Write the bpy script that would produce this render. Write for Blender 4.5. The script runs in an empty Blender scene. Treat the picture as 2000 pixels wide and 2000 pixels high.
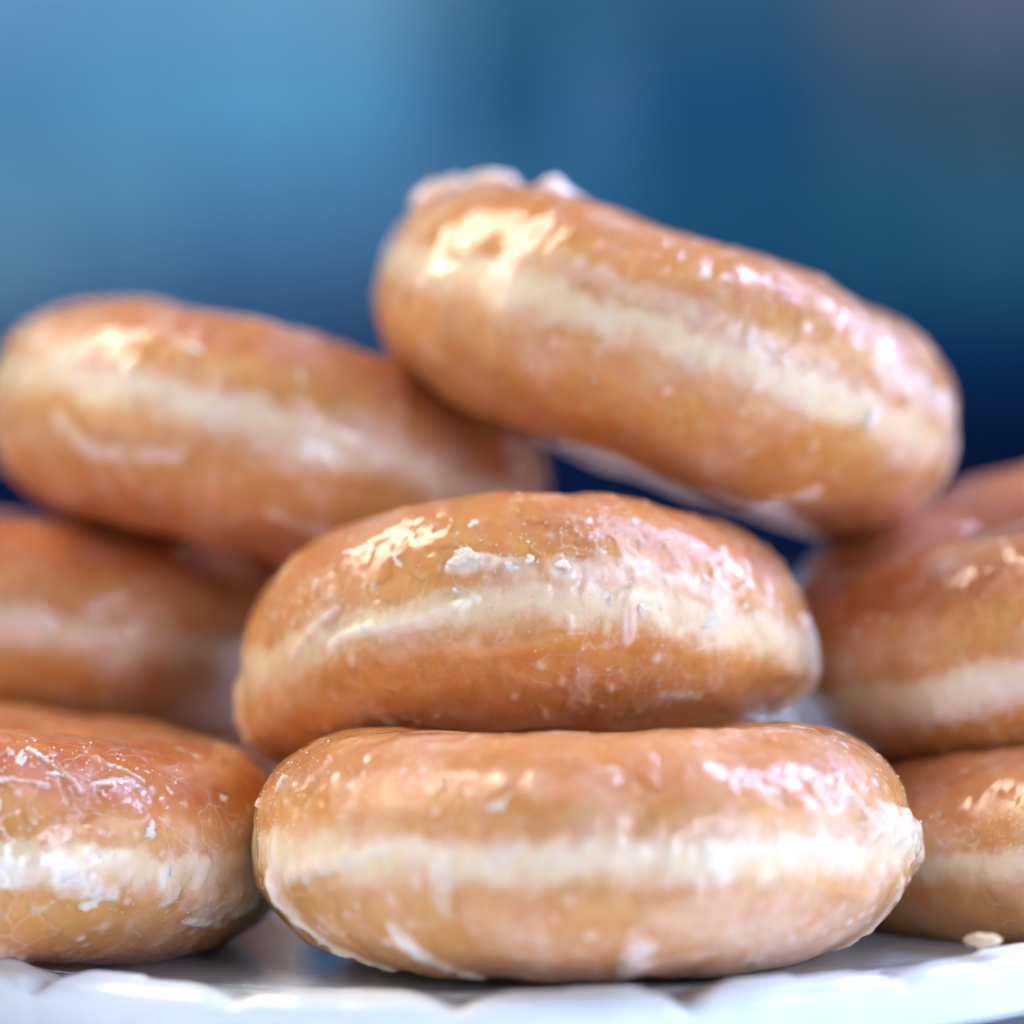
import bpy, math, random
import numpy as np
from mathutils import Matrix, Vector

CM = 0.01
scene = bpy.context.scene
col = scene.collection

# ------------------------------------------------------------------ camera
CAM_D, CAM_H = 34.0, 4.0            # cm in front of the first doughnut, cm above the plate's well
cam_data = bpy.data.cameras.new("camera")
cam = bpy.data.objects.new("camera", cam_data)
col.objects.link(cam)
cam.location = (0, -CAM_D * CM, CAM_H * CM)
cam.rotation_euler = (math.radians(93.26), 0, 0)
cam_data.sensor_width = 36
cam_data.lens = 36 * 4896 / 2000
cam_data.clip_start = 0.01
cam_data.clip_end = 50
cam_data.dof.use_dof = True
cam_data.dof.focus_distance = 0.326
cam_data.dof.aperture_fstop = 5.7
scene.camera = cam

# ------------------------------------------------------------------ world and lamps
world = bpy.data.worlds.new("World")
scene.world = world
world.use_nodes = True
bg = world.node_tree.nodes["Background"]
bg.inputs[0].default_value = (0.72, 0.86, 1.0, 1)
bg.inputs[1].default_value = 0.05


def area_lamp(name, loc, target, sx, sy, watts, colour):
    d = bpy.data.lights.new(name, 'AREA')
    d.shape = 'RECTANGLE'
    d.size, d.size_y = sx, sy
    d.energy = watts
    d.color = colour
    o = bpy.data.objects.new(name, d)
    col.objects.link(o)
    o.location = loc
    v = Vector(target) - Vector(loc)
    o.rotation_euler = v.to_track_quat('-Z', 'Y').to_euler()
    return o


# warm window high on the left, slightly behind the plate
area_lamp("warm_window_lamp", (-0.70, 0.13, 0.95), (0, 0.02, 0.05), 0.40, 0.78, 13.0, (1.0, 0.87, 0.74))
# cool window of six panes on the right, slightly behind the plate
for elev in (27, 44, 61):
    for azim in (6, 25):
        e_, a_ = math.radians(elev), math.radians(azim)
        area_lamp("cool_pane_lamp", (1.05 * math.cos(e_) * math.cos(a_), 0.02 + 1.05 * math.cos(e_) * math.sin(a_), 0.05 + 1.05 * math.sin(e_)),
                  (0, 0.02, 0.05), 0.20, 0.22, 2.7, (0.50, 0.58, 1.0))
# broad soft fill lamps added to either side of the photographer
area_lamp("left_front_fill_lamp", (-1.25, -0.55, 0.42), (0, 0.0, 0.04), 1.1, 0.7, 3.6, (1.0, 0.93, 0.84))
area_lamp("right_front_fill_lamp", (1.28, -0.50, 0.40), (0, 0.0, 0.04), 1.1, 0.7, 8.5, (0.80, 0.90, 1.0))
# small cool window of four panes in front on the right
for i in range(2):
    for j in range(2):
        area_lamp("small_pane_lamp", (0.63 + 0.19 * i, -1.12 + 0.11 * i, 0.20 + 0.23 * j), (0, 0.0, 0.04), 0.18, 0.19, 1.9, (0.60, 0.68, 1.0))
area_lamp("overhead_fill_lamp", (0.05, -0.45, 1.35), (0, 0.0, 0.04), 1.0, 0.7, 1.0, (0.95, 0.97, 1.0))  # faint fill added from above the front
# unseen lamp added to brighten the far blue wall
area_lamp("wall_fill_lamp", (-0.15, 1.5, 1.5), (-0.05, 2.6, 0.25), 1.6, 0.5, 14.2, (0.92, 0.97, 1.0))

scene.view_settings.view_transform = 'Standard'
scene.view_settings.look = 'None'
scene.view_settings.exposure = 0.08
scene.view_settings.gamma = 1.0
scene.view_settings.use_curve_mapping = False
scene.cycles.use_denoising = True
scene.cycles.use_adaptive_sampling = True
scene.cycles.adaptive_threshold = 0.10
scene.cycles.adaptive_min_samples = 20
scene.cycles.max_bounces = 6
scene.cycles.diffuse_bounces = 3
scene.cycles.transparent_max_bounces = 12
scene.cycles.caustics_reflective = False
scene.cycles.caustics_refractive = False


# ------------------------------------------------------------------ noise (numpy gradient noise)
def _hash(ix, iy, iz, seed):
    h = (ix.astype(np.int64) * 73856093) ^ (iy.astype(np.int64) * 19349663) ^ (iz.astype(np.int64) * 83492791) ^ (seed * 2654435761)
    h = (h ^ (h >> 13)) * 1274126177
    h = h ^ (h >> 16)
    return h & 0xFFFF


_rng = np.random.RandomState(7)
_G = _rng.normal(size=(65536, 3))
_G /= np.linalg.norm(_G, axis=1)[:, None]


def noise3(p, seed=0):
    p = np.asarray(p, dtype=np.float64)
    i = np.floor(p)
    f = p - i
    w = f * f * f * (f * (f * 6 - 15) + 10)
    out = 0
    for dx in (0, 1):
        for dy in (0, 1):
            for dz in (0, 1):
                g = _G[_hash(i[..., 0] + dx, i[..., 1] + dy, i[..., 2] + dz, seed)]
                d = g[..., 0] * (f[..., 0] - dx) + g[..., 1] * (f[..., 1] - dy) + g[..., 2] * (f[..., 2] - dz)
                wx = w[..., 0] if dx else 1 - w[..., 0]
                wy = w[..., 1] if dy else 1 - w[..., 1]
                wz = w[..., 2] if dz else 1 - w[..., 2]
                out = out + d * wx * wy * wz
    return out * 1.5


def fbm(p, seed=0, octaves=3):
    a, s, o = 1.0, 0, 0
    p = np.asarray(p)
    for k in range(octaves):
        s = s + a * noise3(p * (2.03 ** k) + 11.3 * k, seed + k)
        o += a
        a *= 0.5
    return s / o


def smooth(e0, e1, x):
    t = np.clip((x - e0) / (e1 - e0), 0, 1)
    return t * t * (3 - 2 * t)


# ------------------------------------------------------------------ node helpers
def new_mat(name):
    m = bpy.data.materials.new(name)
    m.use_nodes = True
    nt = m.node_tree
    nt.nodes.clear()
    out = nt.nodes.new("ShaderNodeOutputMaterial")
    return m, nt, out


class NB:
    def __init__(self, nt):
        self.nt = nt

    def n(self, kind, **props):
        nd = self.nt.nodes.new(kind)
        for k, v in props.items():
            setattr(nd, k, v)
        return nd

    def set(self, sock, v):
        if isinstance(v, bpy.types.NodeSocket):
            self.nt.links.new(v, sock)
        else:
            sock.default_value = v

    def math(self, op, a, b=0.0, c=None, clamp=False):
        nd = self.n("ShaderNodeMath", operation=op, use_clamp=clamp)
        self.set(nd.inputs[0], a)
        self.set(nd.inputs[1], b)
        if c is not None:
            self.set(nd.inputs[2], c)
        return nd.outputs[0]

    def ramp(self, x, lo, hi, to0=0.0, to1=1.0):
        nd = self.n("ShaderNodeMapRange", interpolation_type='SMOOTHSTEP')
        self.set(nd.inputs[0], x)
        for k, v in zip((1, 2, 3, 4), (lo, hi, to0, to1)):
            self.set(nd.inputs[k], v)
        return nd.outputs[0]

    def noise(self, vec, scale, detail=2.0, rough=0.5, distort=0.0):
        nd = self.n("ShaderNodeTexNoise")
        self.set(nd.inputs["Vector"], vec)
        nd.inputs["Scale"].default_value = scale
        nd.inputs["Detail"].default_value = detail
        nd.inputs["Roughness"].default_value = rough
        nd.inputs["Distortion"].default_value = distort
        return nd.outputs[0]

    def voronoi(self, vec, scale, feature='F1'):
        nd = self.n("ShaderNodeTexVoronoi", feature=feature)
        self.set(nd.inputs["Vector"], vec)
        nd.inputs["Scale"].default_value = scale
        return nd.outputs[0]

    def mixc(self, f, a, b, blend='MIX'):
        nd = self.n("ShaderNodeMix", data_type='RGBA', blend_type=blend)
        self.set(nd.inputs[0], f)
        self.set(nd.inputs[6], a)
        self.set(nd.inputs[7], b)
        return nd.outputs[2]

    def bump(self, h, strength, dist, normal=None):
        nd = self.n("ShaderNodeBump")
        nd.inputs["Strength"].default_value = strength
        nd.inputs["Distance"].default_value = dist
        self.set(nd.inputs["Height"], h)
        if normal is not None:
            self.set(nd.inputs["Normal"], normal)
        return nd.outputs[0]

    def coords_cm(self, seed_attr=False):
        tc = self.n("ShaderNodeTexCoord")
        oi = self.n("ShaderNodeObjectInfo")
        mul = self.n("ShaderNodeVectorMath", operation='SCALE')
        self.nt.links.new(tc.outputs["Object"], mul.inputs[0])
        mul.inputs["Scale"].default_value = 100.0
        add = self.n("ShaderNodeVectorMath", operation='ADD')
        self.nt.links.new(mul.outputs[0], add.inputs[0])
        r = self.math('MULTIPLY', self.attr("seed"), 5.3) if seed_attr else self.math('MULTIPLY', oi.outputs["Random"], 57.0)
        self.nt.links.new(r, add.inputs[1])
        return add.outputs[0]

    def mixv(self, vec, amount):
        """the coordinates, shaken by a noise"""
        nd = self.n("ShaderNodeTexNoise")
        self.set(nd.inputs["Vector"], vec)
        nd.inputs["Scale"].default_value = 2.2
        nd.inputs["Detail"].default_value = 3
        sc = self.n("ShaderNodeVectorMath", operation='SCALE')
        self.nt.links.new(nd.outputs[1], sc.inputs[0])
        sc.inputs["Scale"].default_value = amount
        ad = self.n("ShaderNodeVectorMath", operation='ADD')
        self.set(ad.inputs[0], vec)
        self.nt.links.new(sc.outputs[0], ad.inputs[1])
        return ad.outputs[0]

    def attr(self, name):
        return self.n("ShaderNodeAttribute", attribute_name=name).outputs["Fac"]


# ------------------------------------------------------------------ materials
def doughnut_material(name, glaze):
    """fried dough under a milky sugar film; `thick` says how much film lies on it, `ang` where round the tube"""
    m, nt, out = new_mat(name)
    b = NB(nt)
    P = b.coords_cm(seed_attr=True)
    h = b.attr("ang")                      # -1 bottom .. 0 waist .. 1 top, along the tube's outside
    th = b.attr("thick")
    n_lo = b.noise(P, 0.9, 3, 0.55)
    n_mid = b.noise(P, 2.6, 4, 0.6)
    n_hi = b.noise(P, 9.0, 3, 0.6)
    n_xhi = b.noise(P, 19.0, 3, 0.65)
    wob = b.math('ADD', b.math('MULTIPLY', b.math('SUBTRACT', n_lo, 0.5), 0.17),
                 b.math('MULTIPLY', b.math('SUBTRACT', n_mid, 0.5), 0.17))
    wob = b.math('ADD', wob, b.math('MULTIPLY', b.math('SUBTRACT', n_hi, 0.5), 0.06))
    hh = b.math('ADD', h, wob)
    up = b.ramp(hh, 0.045, 0.125)
    dn = b.ramp(hh, 0.01, -0.10)
    brown = b.math('MAXIMUM', up, dn)
    cream = b.mixc(n_mid, (0.80, 0.60, 0.32, 1), (0.86, 0.72, 0.47, 1))
    gold = b.mixc(b.ramp(n_mid, 0.3, 0.7), (0.70, 0.345, 0.080, 1), (0.64, 0.260, 0.048, 1))
    deep = b.mixc(n_hi, (0.46, 0.100, 0.012, 1), (0.52, 0.145, 0.023, 1))
    far = b.math('MAXIMUM', b.ramp(hh, 0.12, 0.50), b.ramp(hh, -0.14, -0.80))
    tone = b.attr("tone")                  # how deeply this one was fried; also puts shade into the middle left one
    crust = b.mixc(b.math('MULTIPLY', far, b.math('MULTIPLY', tone, b.ramp(n_lo, 0.25, 0.6, 0.4, 1.0))), gold, deep)
    colr = b.mixc(brown, cream, crust)
    speck = b.ramp(n_xhi, 0.60, 0.75)
    colr = b.mixc(b.math('MULTIPLY', speck, 0.10), colr, (0.84, 0.58, 0.28, 1))
    # milky film
    cl = b.noise(P, 4.5, 4, 0.6, 0.3)
    crys = b.ramp(b.noise(P, 0.62, 2, 0.5), 0.50, 0.64)      # where the sugar has crystallised
    a = b.math('MULTIPLY', th, b.ramp(cl, 0.25, 0.75, 0.8, 1.2))
    sheet = b.ramp(b.noise(P, 1.7, 6, 0.68, 0.4), 0.485, 0.545)          # torn sheets of film
    sheet2 = b.ramp(b.noise(P, 3.3, 5, 0.7, 0.6), 0.53, 0.58)
    a = b.math('MULTIPLY', a, b.math('ADD', 0.78, b.math('MULTIPLY', sheet, 0.30)))
    a = b.math('ADD', a, b.math('MULTIPLY', sheet2, 0.05))
    veins = b.ramp(b.voronoi(b.mixv(P, 0.35), 2.1, 'DISTANCE_TO_EDGE'), 0.0, 0.035, 1.0, 0.0)
    a = b.math('ADD', a, b.math('MULTIPLY', b.math('MULTIPLY', veins, b.ramp(n_lo, 0.5, 0.58)), 0.28))
    if glaze:
        a = b.math('ADD', a, b.math('MULTIPLY', b.math('MULTIPLY', b.ramp(n_xhi, 0.53, 0.70), crys), 0.38))
    a = b.math('MINIMUM', b.math('MAXIMUM', a, 0.0), 0.95)
    colr = b.mixc(a, colr, (0.90, 0.86, 0.80, 1))
    relief = b.math('ADD', b.math('MULTIPLY', n_mid, 0.6), b.math('MULTIPLY', n_hi, 0.3))
    nrm = b.bump(relief, 0.5, 0.0003)
    wr = b.math('ADD', b.math('MULTIPLY', cl, 0.7), b.math('MULTIPLY', b.noise(P, 2.0, 2, 0.5, 0.6), 0.9))
    wr = b.math('MULTIPLY', wr, 0.15)
    wr = b.math('ADD', wr, b.math('MULTIPLY', b.math('MULTIPLY', n_xhi, b.math('ADD', crys, 0.01)), 0.30))
    if glaze:
        crack = b.ramp(b.voronoi(P, 3.4, 'DISTANCE_TO_EDGE'), 0.0, 0.05, 1.0, 0.0)
        wr = b.math('ADD', wr, b.math('MULTIPLY', b.math('MULTIPLY', crack, b.ramp(n_lo, 0.45, 0.6)), 0.07))
    coatn = b.bump(wr, 0.7, 0.0010)
    s = b.n("ShaderNodeBsdfPrincipled")
    b.set(s.inputs["Base Color"], colr)
    s.inputs["Roughness"].default_value = 0.5
    s.inputs["Specular IOR Level"].default_value = 0.3
    s.inputs["Subsurface Weight"].default_value = 0.7 if glaze else 0.3
    s.inputs["Subsurface Radius"].default_value = (1.0, 0.40, 0.14)
    s.inputs["Subsurface Scale"].default_value = 0.0026 if glaze else 0.0007
    b.set(s.inputs["Coat Weight"], b.ramp(h, -0.95, -0.62, 0.1, 1.0 if glaze else 0.7))
    b.set(s.inputs["Coat Roughness"], b.ramp(n_mid, 0.3, 0.75, 0.05, 0.13))
    s.inputs["Coat IOR"].default_value = 1.5
    b.set(s.inputs["Normal"], nrm)
    b.set(s.inputs["Coat Normal"], coatn)
    nt.links.new(s.outputs[0], out.inputs[0])
    return m


def flake_material():
    m, nt, out = new_mat("dry_glaze_flake")
    b = NB(nt)
    P = b.coords_cm()
    n1 = b.noise(P, 9.0, 3, 0.6)
    s = b.n("ShaderNodeBsdfPrincipled")
    b.set(s.inputs["Base Color"], b.mixc(n1, (0.80, 0.66, 0.50, 1), (0.88, 0.83, 0.76, 1)))
    s.inputs["Roughness"].default_value = 0.34
    s.inputs["Subsurface Weight"].default_value = 0.6
    s.inputs["Subsurface Radius"].default_value = (1.0, 0.75, 0.5)
    s.inputs["Subsurface Scale"].default_value = 0.0010
    b.set(s.inputs["Normal"], b.bump(n1, 0.6, 0.0006))
    nt.links.new(s.outputs[0], out.inputs[0])
    return m


def plain_material(name, c, rough, noise_scale=None, c2=None, bump=0.0, coat=0.0, spec=0.5):
    m, nt, out = new_mat(name)
    b = NB(nt)
    s = b.n("ShaderNodeBsdfPrincipled")
    s.inputs["Base Color"].default_value = (*c, 1)
    s.inputs["Roughness"].default_value = rough
    s.inputs["Specular IOR Level"].default_value = spec
    s.inputs["Coat Weight"].default_value = coat
    s.inputs["Coat Roughness"].default_value = 0.06
    if noise_scale:
        P = b.coords_cm()
        n1 = b.noise(P, noise_scale, 4, 0.6)
        b.set(s.inputs["Base Color"], b.mixc(n1, (*c, 1), (*(c2 or c), 1)))
        if bump:
            b.set(s.inputs["Normal"], b.bump(n1, 0.4, bump))
    nt.links.new(s.outputs[0], out.inputs[0])
    return m


M_DOUGH = doughnut_material("fried_dough", False)
M_GLAZE = doughnut_material("sugar_glaze", True)
M_FLAKE = flake_material()
M_PLATE = plain_material("white_glazed_china", (0.79, 0.90, 1.0), 0.16, 0.8, (0.76, 0.88, 0.98), 0.0006, 0.5)
M_CRUMB = plain_material("crumb", (0.62, 0.44, 0.24), 0.6, 12.0, (0.75, 0.62, 0.42), 0.0006)
M_TABLE = plain_material("white_table_top", (0.78, 0.80, 0.82), 0.5, 0.3, (0.74, 0.77, 0.80), spec=0.3)


# ------------------------------------------------------------------ mesh helpers
def mesh_obj(name, verts, faces, mat, parent=None, smooth_shade=True, attrs=None):
    me = bpy.data.meshes.new(name)
    verts = np.asarray(verts, dtype=np.float32)
    if isinstance(faces, list):
        me.from_pydata([tuple(v) for v in verts.tolist()], [], faces)
    else:
        nf = len(faces)
        me.vertices.add(len(verts))
        me.vertices.foreach_set("co", verts.ravel())
        me.loops.add(nf * 4)
        me.loops.foreach_set("vertex_index", np.asarray(faces, dtype=np.int32).ravel())
        me.polygons.add(nf)
        me.polygons.foreach_set("loop_start", np.arange(nf, dtype=np.int32) * 4)
        me.update(calc_edges=True)
    me.update()
    if smooth_shade:
        me.polygons.foreach_set("use_smooth", np.ones(len(me.polygons), dtype=bool))
    for k, v in (attrs or {}).items():
        at = me.attributes.new(k, 'FLOAT', 'POINT')
        at.data.foreach_set("value", np.asarray(v, dtype=np.float32).ravel())
    me.materials.append(mat)
    o = bpy.data.objects.new(name, me)
    col.objects.link(o)
    o.parent = parent
    return o


def grid_normals(P):
    du = np.roll(P, -1, 0) - np.roll(P, 1, 0)
    dv = np.roll(P, -1, 1) - np.roll(P, 1, 1)
    n = np.cross(du, dv)
    n /= np.linalg.norm(n, axis=-1)[..., None] + 1e-12
    return n


def grid_faces(nu, nv):
    i, j = np.meshgrid(np.arange(nu), np.arange(nv), indexing='ij')
    a = i * nv + j
    b_ = ((i + 1) % nu) * nv + j
    c = ((i + 1) % nu) * nv + (j + 1) % nv
    d = i * nv + (j + 1) % nv
    return np.stack([a, b_, c, d], -1).reshape(-1, 4)


# ------------------------------------------------------------------ plain setting: table, plate, wall
def box(name, lo, hi, mat, parent=None, bevel=0.0):
    x0, y0, z0 = lo
    x1, y1, z1 = hi
    v = [(x0, y0, z0), (x1, y0, z0), (x1, y1, z0), (x0, y1, z0), (x0, y0, z1), (x1, y0, z1), (x1, y1, z1), (x0, y1, z1)]
    f = [(0, 3, 2, 1), (4, 5, 6, 7), (0, 1, 5, 4), (1, 2, 6, 5), (2, 3, 7, 6), (3, 0, 4, 7)]
    o = mesh_obj(name, np.array(v) * CM, f, mat, parent, smooth_shade=False)
    if bevel:
        md = o.modifiers.new("bevel", 'BEVEL')
        md.width = bevel * CM
        md.segments = 3
    return o


WALL_Y = 255.0
table = box("table", (-110, -60, -4.4), (110, WALL_Y - 10, -1.55), M_TABLE, None, 0.4)
table["kind"] = "structure"

WALL_Y = 255.0
wall = box("wall", (-260, WALL_Y, -90), (260, WALL_Y + 12, 190),
           plain_material("blue_wall_paint", (0.012, 0.105, 0.225), 0.8, 0.02, (0.016, 0.125, 0.26), spec=0.05))
wall["kind"] = "structure"


def wall_px(px0, py0, px1, py1, depth=6.0, colour=(0.1, 0.2, 0.4), name="wall_panel", rough=0.7, c2=None, y_off=0.0):
    """panel standing proud of the wall; given where it is seen, placed in centimetres on the wall"""
    k = (WALL_Y + CAM_D - y_off) / 4896.0
    x0, x1 = (px0 - 1000) * k, (px1 - 1000) * k
    z1, z0 = CAM_H + (1279 - py0) * k, CAM_H + (1279 - py1) * k
    return box(name, (x0, WALL_Y - y_off - depth, z0), (x1, WALL_Y - 0.3 - (y_off if y_off else 0), z1),
               plain_material(name + "_paint", colour, rough, 0.05, c2 or tuple(c * 1.2 for c in colour), spec=0.05), wall, 0.5)


# boards of differing blues, as seen far out of focus: sRGB shades by column and row
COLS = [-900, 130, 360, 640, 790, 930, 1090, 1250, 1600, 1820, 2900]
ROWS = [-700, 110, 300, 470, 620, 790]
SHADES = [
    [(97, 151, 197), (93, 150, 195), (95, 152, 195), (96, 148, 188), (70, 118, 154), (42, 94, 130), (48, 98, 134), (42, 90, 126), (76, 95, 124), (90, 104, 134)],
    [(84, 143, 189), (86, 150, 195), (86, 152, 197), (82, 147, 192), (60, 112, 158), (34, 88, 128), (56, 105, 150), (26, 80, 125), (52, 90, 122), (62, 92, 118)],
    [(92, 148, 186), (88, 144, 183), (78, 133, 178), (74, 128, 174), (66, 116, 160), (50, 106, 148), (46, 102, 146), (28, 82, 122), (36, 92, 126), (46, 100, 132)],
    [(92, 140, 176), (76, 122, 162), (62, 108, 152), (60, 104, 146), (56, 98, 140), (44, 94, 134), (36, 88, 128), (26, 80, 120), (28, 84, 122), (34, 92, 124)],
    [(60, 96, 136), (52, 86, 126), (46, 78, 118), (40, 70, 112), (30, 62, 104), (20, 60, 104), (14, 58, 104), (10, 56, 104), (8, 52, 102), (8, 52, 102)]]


def srgb(c):
    return tuple(((v / 255 + 0.055) / 1.055) ** 2.4 for v in c)


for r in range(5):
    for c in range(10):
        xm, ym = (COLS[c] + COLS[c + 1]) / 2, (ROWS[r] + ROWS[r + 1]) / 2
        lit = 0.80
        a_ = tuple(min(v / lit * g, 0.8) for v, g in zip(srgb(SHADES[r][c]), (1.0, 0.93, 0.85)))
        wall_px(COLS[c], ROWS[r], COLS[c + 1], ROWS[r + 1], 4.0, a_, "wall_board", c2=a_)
wall_px(-1500, 800, 3500, 1500, 9.0, (0.0012, 0.010, 0.050), "navy_lower_panel")


# plate ----------------------------------------------------------------
def build_plate():
    PR, cx, cy = 12.5, 0.3, 8.3
    prof = [(0.0, 0.12), (3.0, 0.12), (6.0, 0.12), (9.6, 0.12), (10.2, 0.125), (10.6, 0.135), (10.9, 0.15), (11.2, 0.17), (11.5, 0.20), (11.8, 0.23),
            (12.0, 0.25), (12.15, 0.265), (12.28, 0.265), (12.38, 0.24), (12.45, 0.19), (12.49, 0.12), (12.5, 0.03), (12.49, -0.06), (12.46, -0.20), (12.40, -0.42),
            (12.25, -0.52), (11.8, -0.58), (11.0, -0.62), (10.2, -0.66), (9.4, -0.68), (8.6, -0.70), (7.8, -0.71), (7.5, -1.24), (7.1, -1.28), (7.2, -0.66), (4, -0.62), (0.0, -0.62)]
    pr = np.array(prof)
    seg = np.r_[0, np.cumsum(np.linalg.norm(np.diff(pr, axis=0), axis=1))]
    s_rim = seg[12]
    t = np.unique(np.r_[np.linspace(0, seg[-1], 90), np.linspace(s_rim - 1.4, s_rim + 1.0, 60), seg])
    R = np.interp(t, seg, pr[:, 0])
    Z = np.interp(t, seg, pr[:, 1])
    nth = 768
    th = np.linspace(0, 2 * np.pi, nth, endpoint=False)
    TH, RR = np.meshgrid(th, R, indexing='ij')
    ZZ = np.broadcast_to(Z, TH.shape).copy()
    upper = np.broadcast_to(t < s_rim + 0.28, TH.shape)
    ph = (TH + np.pi / 2) * 180 / np.pi                     # 0 = towards the camera
    ph = (ph + 180) % 360 - 180
    lobe = (ph + 4.6) / 12.857
    frac = np.abs(lobe - np.round(lobe))                    # 0 in a notch, 0.5 on a lobe
    notch = np.exp(-(frac / 0.075) ** 2)
    rimw = smooth(11.2, 12.1, RR) * smooth(s_rim + 0.55, s_rim + 0.05, np.broadcast_to(t, TH.shape))
    vary = 1 + 0.35 * np.sin(np.round(lobe) * 2.3)
    ZZ -= 0.13 * notch * rimw * vary
    # raised leaf relief on every lobe and a soft groove beside the lip
    leaf = smooth(0.08, 0.26, frac) * np.exp(-((RR - 12.02) / 0.20) ** 2) * upper
    ZZ += 0.07 * leaf * vary
    ZZ -= 0.03 * np.exp(-((RR - 11.55) / 0.14) ** 2) * upper
    RR = RR - 0.05 * notch * smooth(11.9, 12.4, RR) + 0.015 * np.cos(lobe * 6 * np.pi) * smooth(12.2, 12.5, RR)
    ZZ += 0.34 * np.sin(np.radians(np.clip(ph, -64, 64)) * 1.4) ** 2 * smooth(10.6, 12.2, RR)
    X = RR * np.cos(TH)
    Y = RR * np.sin(TH)
    V = np.stack([X, Y, ZZ], -1).reshape(-1, 3) * CM
    nv = len(t)
    i, j = np.meshgrid(np.arange(nth), np.arange(nv - 1), indexing='ij')
    a = i * nv + j
    b_ = ((i + 1) % nth) * nv + j
    F = np.stack([a, b_, b_ + 1, a + 1], -1).reshape(-1, 4)
    o = mesh_obj("plate", V, F, M_PLATE)
    o.location = (cx * CM, cy * CM, 0.10 * CM)
    o.rotation_euler = (math.radians(2.0), math.radians(-1.3), 0)
    o["label"] = "white china plate with notched raised rim under the stacked doughnuts"
    o["category"] = "plate"
    return o


build_plate()


# ------------------------------------------------------------------ doughnuts
class Grid:
    def __init__(self, nu, nv):
        self.nu, self.nv = nu, nv
        q = np.linspace(-np.pi, np.pi, nu, endpoint=False)
        self.theta = -np.pi / 2 + q - 0.55 * np.sin(q)      # denser towards the front
        self.phi = np.linspace(-np.pi, np.pi, nv, endpoint=False)
        self.faces = grid_faces(nu, nv)


FINE, COARSE = Grid(620, 210), Grid(380, 130)


def surface(grid, seed, Ro, Ri, T, bend=0.0, lumps=1.0, taper=0.2, sag=0.0):
    th, ph = np.meshgrid(grid.theta, grid.phi, indexing='ij')
    NV = grid.nv
    circ = np.stack([np.cos(th) * 1.1, np.sin(th) * 1.1, np.zeros_like(th)], -1)
    ro = Ro + 0.13 * lumps * noise3(circ * 1.2, seed)
    ri = Ri + 0.12 * lumps * noise3(circ * 1.3, seed + 5)
    tt = T * (1 + 0.05 * lumps * noise3(circ * 1.5, seed + 9))
    a, rc = (ro - ri) / 2, (ro + ri) / 2
    c, s = np.cos(ph), np.sin(ph)
    er = 0.86                                              # fuller than an ellipse
    cr = np.sign(c) * np.abs(c) ** er
    ez = np.where(s > 0, 0.90, 0.80)
    sz = np.sign(s) * np.abs(s) ** ez
    # the lower half tapers in a little, the waist bulges
    r = rc + a * cr - taper * (1 + 0.8 * (sag > 0) * smooth(0, 1, np.cos(th))) * smooth(0.1, -1.0, s) * smooth(-0.3, 0.5, c)
    z = tt / 2 * sz
    P = np.stack([r * np.cos(th), r * np.sin(th), z], -1)
    n = grid_normals(P)
    if n[0, NV // 2, 0] * np.cos(th[0, NV // 2]) + n[0, NV // 2, 1] * np.sin(th[0, NV // 2]) < 0:
        n = -n
    out = smooth(-0.2, 0.5, c)
    wob = 0.10 * fbm(P * 0.9, seed + 21, 2)
    band = np.exp(-((ph - 0.10 - wob * 2.0) / 0.20) ** 2) * out
    lip = np.exp(-((ph + 0.20 - wob * 2.5) / 0.06) ** 2) * out * smooth(-0.1, 0.4, noise3(P * 0.8, seed + 31))
    d = 0.10 * lumps * fbm(P * 0.75, seed + 2, 2) + 0.009 * fbm(P * 2.4, seed + 3, 2) + 0.003 * noise3(P * 7, seed + 4)
    d += -0.035 * band + 0.04 * lip
    P = P + n * d[..., None]
    if bend:
        P[..., 2] -= bend * (P[..., 0] ** 2 - 3.0)
        P[..., 2] -= sag * (P[..., 0] ** 2 - 3.0) * smooth(0.3, -0.7, s) * smooth(2.5, -2.5, P[..., 0])
    n = grid_normals(P)
    if n[0, NV // 2, 0] * np.cos(th[0, NV // 2]) + n[0, NV // 2, 1] * np.sin(th[0, NV // 2]) < 0:
        n = -n
    ang = ph / (np.pi / 2)                                  # 0 waist, 1 top, -1 bottom, beyond: the hole
    ang = np.where(np.abs(ang) > 1, np.sign(ang) * (2 - np.abs(ang)), ang)
    ang = np.where(c < 0, np.sign(s) * np.maximum(np.abs(ang), 0.35), ang)
    return th, ph, P, n, ang


def path_field(th, ph, pts, Ro):
    """distance in cm on the skin to a path given in degrees round the ring and round the tube"""
    best = np.full(th.shape, 99.0)
    u = np.degrees((th + np.pi / 2 + np.pi) % (2 * np.pi) - np.pi) * np.pi / 180 * Ro
    v = ph * 1.62
    q = [(p[0] * np.pi / 180 * Ro, p[1] * np.pi / 180 * 1.62) for p in pts]
    if len(q) == 1:
        q = q * 2
    for (x0, y0), (x1, y1) in zip(q[:-1], q[1:]):
        dx, dy = x1 - x0, y1 - y0
        L = dx * dx + dy * dy + 1e-9
        t = np.clip(((u - x0) * dx + (v - y0) * dy) / L, 0, 1)
        best = np.minimum(best, np.hypot(u - x0 - t * dx, v - y0 - t * dy))
    return best


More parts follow.
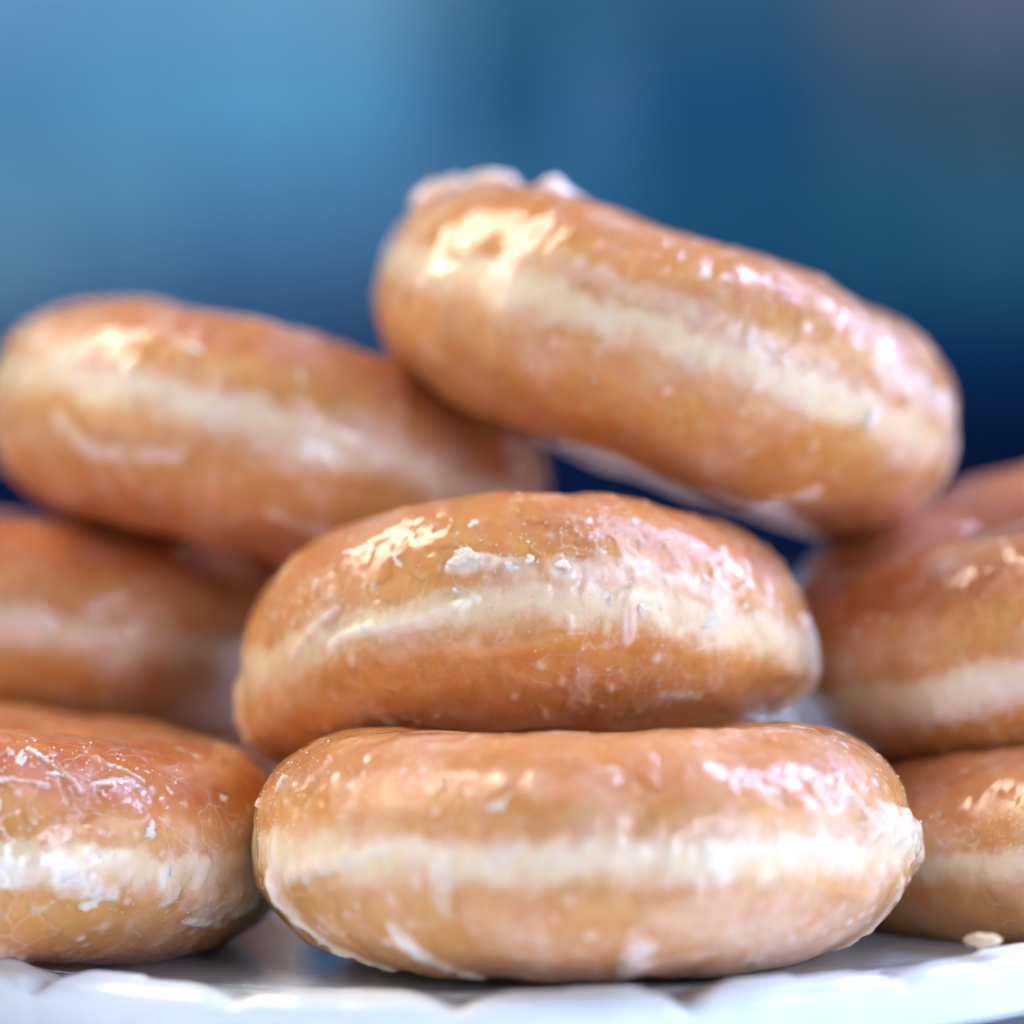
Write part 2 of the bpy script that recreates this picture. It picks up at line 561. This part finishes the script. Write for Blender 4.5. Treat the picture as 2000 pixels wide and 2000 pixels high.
def glaze_field(seed, th, ph, P, cover, streak, feats, Ro, bubbles):
    c = np.cos(ph)
    u = th * Ro
    sp = np.stack([u * 1.9, ph * 0.55, np.full_like(u, seed * 3.7)], -1)
    streaks = fbm(sp, seed + 50, 2)
    patch = fbm(P * 1.15, seed + 60, 4)
    fine = fbm(P * 5.0, seed + 70, 2)
    band = np.exp(-((ph - 0.08 + 0.35 * noise3(P * 0.7, seed + 80)) / 0.16) ** 2) * smooth(0, 0.5, c)
    low = smooth(0.1, -0.3, ph) * smooth(-0.2, 0.3, c)
    g = cover - 0.30 + 0.95 * patch + 0.22 * fine + 0.30 * band + streak * low * (0.9 * streaks)
    thick = 0.035 + 0.24 * smooth(-0.1, 0.65, g) + 0.10 * band
    t = -0.014 + 0.030 * smooth(-0.30, -0.16, g) + 0.022 * smooth(0.1, 0.7, g) + 0.010 * smooth(0.10, 0.16, patch + 0.3 * fine)
    thick = thick * (0.3 + 0.7 * smooth(-1.45, -1.0, ph) * smooth(2.4, 1.9, ph))
    rag = fbm(P * 3.2, seed + 90, 3)
    for (pts, w, amp, alpha) in feats:
        dist = path_field(th, ph, pts, Ro) + 0.9 * w * rag
        k = smooth(w, w * 0.30, dist)
        t = np.where(k > 0.02, np.maximum(t, 0.004), t) + amp * k * (1 + 0.8 * fine)
        thick = np.maximum(thick, alpha * smooth(w * 1.25, w * 0.25, dist) * (1 + 0.5 * fine))
    rng = np.random.RandomState(seed + 300)
    for k in range(bubbles):                                # blisters and sugar grains in the film
        tb, pb = rng.uniform(-95, 95), rng.uniform(-60, 85)
        rb = rng.uniform(0.03, 0.085)
        near = path_field(th, ph, [(tb, pb)], Ro)
        t = t + 0.42 * rb * np.exp(-(near / rb) ** 2)
        thick = np.maximum(thick, rng.uniform(0.15, 0.6) * np.exp(-(near / (1.1 * rb)) ** 4))
    return t, thick


def flake_mesh(rng, size, thick, elong=1.0):
    """ragged thin chip of dried glaze, sunk in at its border"""
    n = 20
    ang = np.linspace(0, 2 * np.pi, n, endpoint=False)
    k1, k2, k3 = rng.uniform(0, 6.28, 3)
    rad = size * (0.85 + 0.28 * np.sin(2 * ang + k1) + 0.20 * np.sin(3 * ang + k2) + 0.14 * np.sin(5 * ang + k3) + rng.uniform(-0.16, 0.16, n))
    ox, oy = rad * np.cos(ang) * elong, rad * np.sin(ang)
    tilt = rng.normal(0, 0.5) * thick / size
    V, F = [], []
    for s_, z in ((1.0, -0.35), (0.97, 0.40), (0.80, 0.80), (0.42, 0.75)):
        w = 0.35 * rng.rand(n)
        for i in range(n):
            x, y = ox[i] * s_, oy[i] * s_
            V.append((x, y, thick * (z + (w[i] if z > 0 else 0)) + tilt * x))
    V.append((0, 0, thick * 0.9))
    for k in range(3):
        for i in range(n):
            a, b_ = k * n + i, k * n + (i + 1) % n
            F.append((a, b_, b_ + n, a + n))
    for i in range(n):
        F.append((3 * n + i, 3 * n + (i + 1) % n, 4 * n))
    return np.array(V), F


def doughnut(label, centre, roll, pitch, seed, Ro=4.5, Ri=0.85, T=2.75, bend=0.0, cover=0.28, streak=0.5,
             feats=(), flakes=(), random_flakes=10, lumps=1.0, grid=COARSE, bubbles=120, tone=0.8, grains=(), taper=0.2, sag=0.0):
    FACES, NU, NV, THETA, PHI = grid.faces, grid.nu, grid.nv, grid.theta, grid.phi
    rot = Matrix.Rotation(math.radians(roll), 4, 'Y') @ Matrix.Rotation(math.radians(pitch), 4, 'X')
    base = Vector(centre) - (rot @ Vector((0, 0, T / 2)))
    root = bpy.data.objects.new("doughnut", None)
    root.empty_display_size = 0.02
    col.objects.link(root)
    root.matrix_world = Matrix.Translation(base * CM) @ rot
    root["label"] = label
    root["category"] = "doughnut"
    root["group"] = "glazed ring doughnuts piled on the plate"
    th, ph, P, n, ang = surface(grid, seed, Ro, Ri, T, bend, lumps, taper, sag)
    P = P + np.array([0, 0, T / 2])
    t, thick = glaze_field(seed, th, ph, P, cover, streak, feats, Ro, bubbles)
    sd = np.full(NU * NV, float(seed))
    mesh_obj("dough", P.reshape(-1, 3) * CM, FACES, M_DOUGH, root, True, {"ang": ang, "thick": thick * 0.7, "seed": sd, "tone": sd * 0 + tone})
    G = P + n * t[..., None]
    keep = (t.reshape(-1)[FACES] > -0.006).any(1)
    used = np.unique(FACES[keep])
    remap = np.full(NU * NV, -1)
    remap[used] = np.arange(len(used))
    mesh_obj("glaze", G.reshape(-1, 3)[used] * CM, remap[FACES[keep]], M_GLAZE, root, True, {"ang": ang.reshape(-1)[used], "thick": thick.reshape(-1)[used], "seed": sd[used], "tone": sd[used] * 0 + tone})
    # loose and stuck flakes of dry glaze
    rng = np.random.RandomState(seed + 400)
    spots = [tuple(f) for f in flakes]
    for k in range(random_flakes):
        spots.append((rng.uniform(-75, 75), rng.normal(8, 26), rng.uniform(0.03, 0.09), rng.uniform(0.010, 0.022), rng.uniform(1, 2.4), rng.uniform(0, 180)))
    for (tdeg, pdeg, size, thk, elong, spin) in spots:
        i = int(np.argmin(np.abs((THETA + np.pi / 2) - math.radians(tdeg))))
        j = int(np.argmin(np.abs(PHI - math.radians(pdeg))))
        p, nn = Vector(P[i, j] + n[i, j] * max(t[i, j], 0)), Vector(n[i, j])
        V, F = flake_mesh(rng, size, thk, elong)
        q = nn.to_track_quat('Z', 'Y').to_matrix().to_4x4() @ Matrix.Rotation(math.radians(spin), 4, 'Z') @ Matrix.Rotation(rng.normal(0, 0.12), 4, 'X')
        o = mesh_obj("glaze_flake", V * CM, F, M_FLAKE, root, True)
        o.matrix_local = Matrix.Translation((p - nn * 0.012) * CM) @ q
    V_, F_, base_ = [], [], 0
    for (t0, p0, ts, ps, cnt) in grains:
        for k in range(cnt):
            i = int(np.argmin(np.abs((THETA + np.pi / 2) - math.radians(rng.normal(t0, ts)))))
            j = int(np.argmin(np.abs(PHI - math.radians(rng.normal(p0, ps)))))
            r_ = rng.uniform(0.007, 0.022)
            c_ = P[i, j] + n[i, j] * max(t[i, j], 0) + rng.normal(0, 0.02, 3)
            c_ = c_ - n[i, j] * np.dot(c_ - P[i, j] - n[i, j] * max(t[i, j], 0), n[i, j])
            for d_ in ((1, 0, 0), (-1, 0, 0), (0, 1, 0), (0, -1, 0), (0, 0, 1), (0, 0, -1)):
                V_.append(c_ + np.array(d_) * r_ * rng.uniform(0.6, 1.5))
            F_ += [tuple(base_ + q for q in f) for f in ((0, 2, 4), (2, 1, 4), (1, 3, 4), (3, 0, 4), (2, 0, 5), (1, 2, 5), (3, 1, 5), (0, 3, 5))]
            base_ += 6
    if V_:
        o = mesh_obj("sugar_grains", np.array(V_) * CM, F_, M_FLAKE, root, False)
        o["kind"] = "stuff"
    return root


# each feature of thick glaze: path in degrees (round the ring from the front, round the tube from the waist), width cm, height cm, whiteness
# front, at the bottom in the middle
doughnut("front bottom doughnut on the plate, broad pale waist, milky glaze drips",
         (0.95, 0.0, 1.51), -0.5, 0.0, 11, tone=0.6, Ro=4.42, T=3.02, cover=0.30, streak=0.8, random_flakes=3, lumps=0.6, grid=FINE, bubbles=170, grains=[(-62, 25, 8, 18, 120), (60, 30, 12, 15, 50)],
         feats=[([(-64, -8), (-60, -30), (-57, -48), (-50, -67)], 0.15, 0.05, 0.95), ([(-63, 4), (-61, -20)], 0.26, 0.03, 0.6),
                ([(-35, -30), (-32, -51), (-27, -74)], 0.17, 0.05, 0.9), ([(-57, -6), (-34, 5)], 0.13, 0.03, 0.7),
                ([(-42, 7), (-20, 7), (0, 4), (30, 6), (62, 5)], 0.17, 0.012, 0.40), ([(-24, 3), (-24, -15)], 0.17, 0.02, 0.5),
                ([(8, -36), (8, -62)], 0.28, 0.03, 0.6), ([(20, -20), (40, -40)], 1.0, 0.008, 0.30), ([(18, 8), (19, -3)], 0.16, 0.03, 0.65),
                ([(52, 12), (75, 4), (88, -3), (98, -5)], 0.30, 0.10, 0.6), ([(66, -12), (72, -40), (70, -60)], 0.14, 0.04, 0.6)],
         flakes=[(-67, 33, 0.09, 0.05, 1.3, 40), (-76, 20, 0.07, 0.04, 1, 0)])
# resting on it, a little behind
doughnut("arched doughnut lying on the front bottom one, white flakes on its waist",
         (0.20, 3.3, 4.38), -2.3, -1.5, 23, tone=0.7, Ro=4.22, T=3.3, bend=0.042, sag=0.030, taper=0.45, cover=0.26, streak=0.35, random_flakes=10, grid=FINE, bubbles=200,
         grains=[(22, 38, 9, 10, 160), (2, 30, 9, 8, 70), (30, -28, 10, 8, 130), (14, -2, 8, 10, 60), (-45, 22, 12, 10, 40)],
         feats=[([(-39, -1), (-33, 1), (-20, -1), (-9, 4)], 0.06, 0.05, 0.8), ([(-50, 0), (-37, 12)], 0.07, 0.04, 0.7),
                ([(-86, -3), (-82, -20), (-80, -36)], 0.15, 0.10, 0.75), ([(76, 10), (82, -5), (80, -22)], 0.30, 0.10, 0.75),
                ([(19, 5), (19, -8)], 0.12, 0.03, 0.7), ([(11, -28), (11, -44)], 0.20, 0.012, 0.4), ([(-3, 15), (18, 16), (42, 12)], 0.22, 0.015, 0.5),
                ([(-13, 21), (-6, 20)], 0.15, 0.028, 0.75), ([(5, 14), (9, 15)], 0.12, 0.028, 0.7), ([(30, -34), (40, -32)], 0.10, 0.02, 0.5)],
         flakes=[(-11.5, 24, 0.13, 0.03, 1.6, 0), (-2.5, 18, 0.07, 0.03, 1.5, 10), (7, 17, 0.09, 0.04, 1.2, 50), (-10, 44, 0.07, 0.03, 1.2, 30),
                 (1, 20, 0.06, 0.04, 1.5, 0), (22, 0, 0.08, 0.03, 1.6, 80), (36, -30, 0.05, 0.02, 2.4, 20), (24, 46, 0.05, 0.03, 1.3, 0)])
# top right
doughnut("topmost doughnut, tilted down to the right, white lumps on its upper left end",
         (2.40, 5.6, 8.62), 19.5, 3.5, 37, tone=0.55, Ro=4.70, T=3.5, cover=0.26, streak=0.35, random_flakes=6, bubbles=160, grains=[(22, 38, 9, 10, 140), (50, 30, 10, 12, 60), (10, 8, 14, 6, 40)],
         feats=[([(40, 22), (58, 20), (80, 12)], 0.35, 0.03, 0.6), ([(39, -40), (34, -56)], 0.15, 0.03, 0.55),
                ([(-26, 16), (10, 12), (40, 6)], 0.24, 0.015, 0.4), ([(84, 0), (86, -25)], 0.35, 0.05, 0.6), ([(-97, 36), (-90, 52)], 0.42, 0.22, 0.98), ([(-80, 66), (-74, 74)], 0.30, 0.20, 0.98), ([(-62, 90), (-58, 96)], 0.28, 0.20, 0.98)],
         flakes=[(40, 0, 0.14, 0.06, 1.2, 0)])
# upper left
doughnut("upper left doughnut sloping down to the right under the topmost one",
         (-4.0, 8.0, 7.28), 14.5, -2.0, 41, tone=0.8, Ro=4.75, T=3.5, cover=0.28, streak=0.4, random_flakes=10, bubbles=140,
         feats=[([(9, 11), (18, 8), (27, 1)], 0.18, 0.06, 0.4), ([(-40, -12), (-29, -27), (-20, -24), (-11, -19)], 0.13, 0.04, 0.6),
                ([(8, -37), (20, -40)], 0.13, 0.05, 0.5), ([(-45, 8), (-20, 6), (-5, 2)], 0.25, 0.02, 0.5)])
# lower left, sharp
doughnut("lower left doughnut on the plate, crackled orange top, torn glaze at its right end",
         (-7.52, 1.7, 1.63), 6.5, 1.0, 53, tone=1.0, Ro=4.45, T=3.0, cover=0.20, streak=0.5, random_flakes=8, grid=FINE, bubbles=150, grains=[(25, 55, 12, 10, 90), (30, 0, 14, 8, 90), (55, -10, 8, 8, 40)],
         feats=[([(52, -5), (60, -12), (69, -11)], 0.40, 0.05, 0.55), ([(12, -4), (22, -1), (34, -8)], 0.17, 0.03, 0.75),
                ([(10, -36), (14, -46), (20, -62)], 0.38, 0.025, 0.45), ([(44, -3), (45, -8)], 0.16, 0.03, 0.7), ([(52, -22), (64, -26)], 0.10, 0.05, 0.75), ([(19, 62), (24, 50), (27, 42), (28, 36)], 0.05, 0.03, 0.6), ([(30, 40), (36, 44), (40, 40)], 0.05, 0.03, 0.5), ([(12, 36), (16, 40), (22, 38)], 0.05, 0.03, 0.5), ([(33, 60), (38, 52), (41, 44)], 0.05, 0.03, 0.55)],
         flakes=[(14, -3, 0.18, 0.05, 1.5, 15), (31, -12, 0.12, 0.05, 1.3, 60), (45, 0, 0.05, 0.03, 1.8, 40), (40, 18, 0.10, 0.05, 1.3, 30),
                 (13, 24, 0.07, 0.03, 3.2, 95), (17, 52, 0.06, 0.03, 3.0, 60), (10, 58, 0.14, 0.05, 1.3, 80), (24, 46, 0.05, 0.02, 3.5, 160), (27, -4, 0.07, 0.03, 1.6, 0)])
# middle left, behind; thin film and full browning paint in part of its shade
doughnut("blurred shaded doughnut between the upper left and lower left ones",
         (-8.2, 9.6, 4.55), 8.0, 1.5, 67, tone=1.0, Ro=4.7, T=3.5, cover=0.05, streak=0.4, random_flakes=5, bubbles=40,
         feats=[([(0, 6), (12, 3)], 0.25, 0.03, 0.6), ([(20, -40), (24, -48)], 0.2, 0.04, 0.5)])
# under it, almost hidden
doughnut("almost hidden doughnut behind the lower left one, just a dark sliver showing",
         (-8.1, 10.2, 1.68), 3.0, 0.0, 71, tone=1.0, Ro=4.5, T=2.5, cover=0.2, streak=0.3, random_flakes=0, bubbles=10)
# middle right
doughnut("right doughnut tilted up to the right, holding the end of the topmost one",
         (8.5, 4.9, 4.85), -18.5, 9.0, 83, tone=1.0, Ro=4.6, T=3.5, taper=0.4, cover=0.24, streak=0.5, random_flakes=8, bubbles=100,
         feats=[([(-14, 38), (-8, 33)], 0.32, 0.04, 0.7), ([(-42, -3), (-20, 0), (0, -2)], 0.26, 0.02, 0.55), ([(-10, -8), (-2, -10)], 0.25, 0.03, 0.55),
                ([(-6, -15), (-4, -40)], 0.25, 0.02, 0.5)])
# lower right
doughnut("shaded lower right doughnut on the plate beneath the tilted one",
         (9.10, 3.05, 1.38), -4.5, 0.0, 97, tone=0.9, Ro=4.5, T=2.9, cover=0.22, streak=0.4, random_flakes=4, bubbles=60)

# crumb stuck on the plate's rim
_r = np.random.RandomState(5)
_th, _ph = np.meshgrid(np.linspace(0, 2 * np.pi, 28, endpoint=False), np.linspace(0, np.pi, 14), indexing='ij')
_q = np.stack([np.sin(_ph) * np.cos(_th), np.sin(_ph) * np.sin(_th), np.cos(_ph)], -1)
_q = _q * (1 + 0.45 * fbm(_q * 1.6, 5, 3))[..., None] * np.array([0.22, 0.16, 0.09])
_i, _j = np.meshgrid(np.arange(28), np.arange(13), indexing='ij')
_a, _b = _i * 14 + _j, ((_i + 1) % 28) * 14 + _j
crumb = mesh_obj("crumb", _q.reshape(-1, 3) * CM, np.stack([_a, _a + 1, _b + 1, _b], -1).reshape(-1, 4), M_CRUMB)
crumb.location = (5.85 * CM, -2.62 * CM, 0.46 * CM)
crumb["label"] = "small beige crumb on the plate's rim at the right"
crumb["category"] = "crumb"
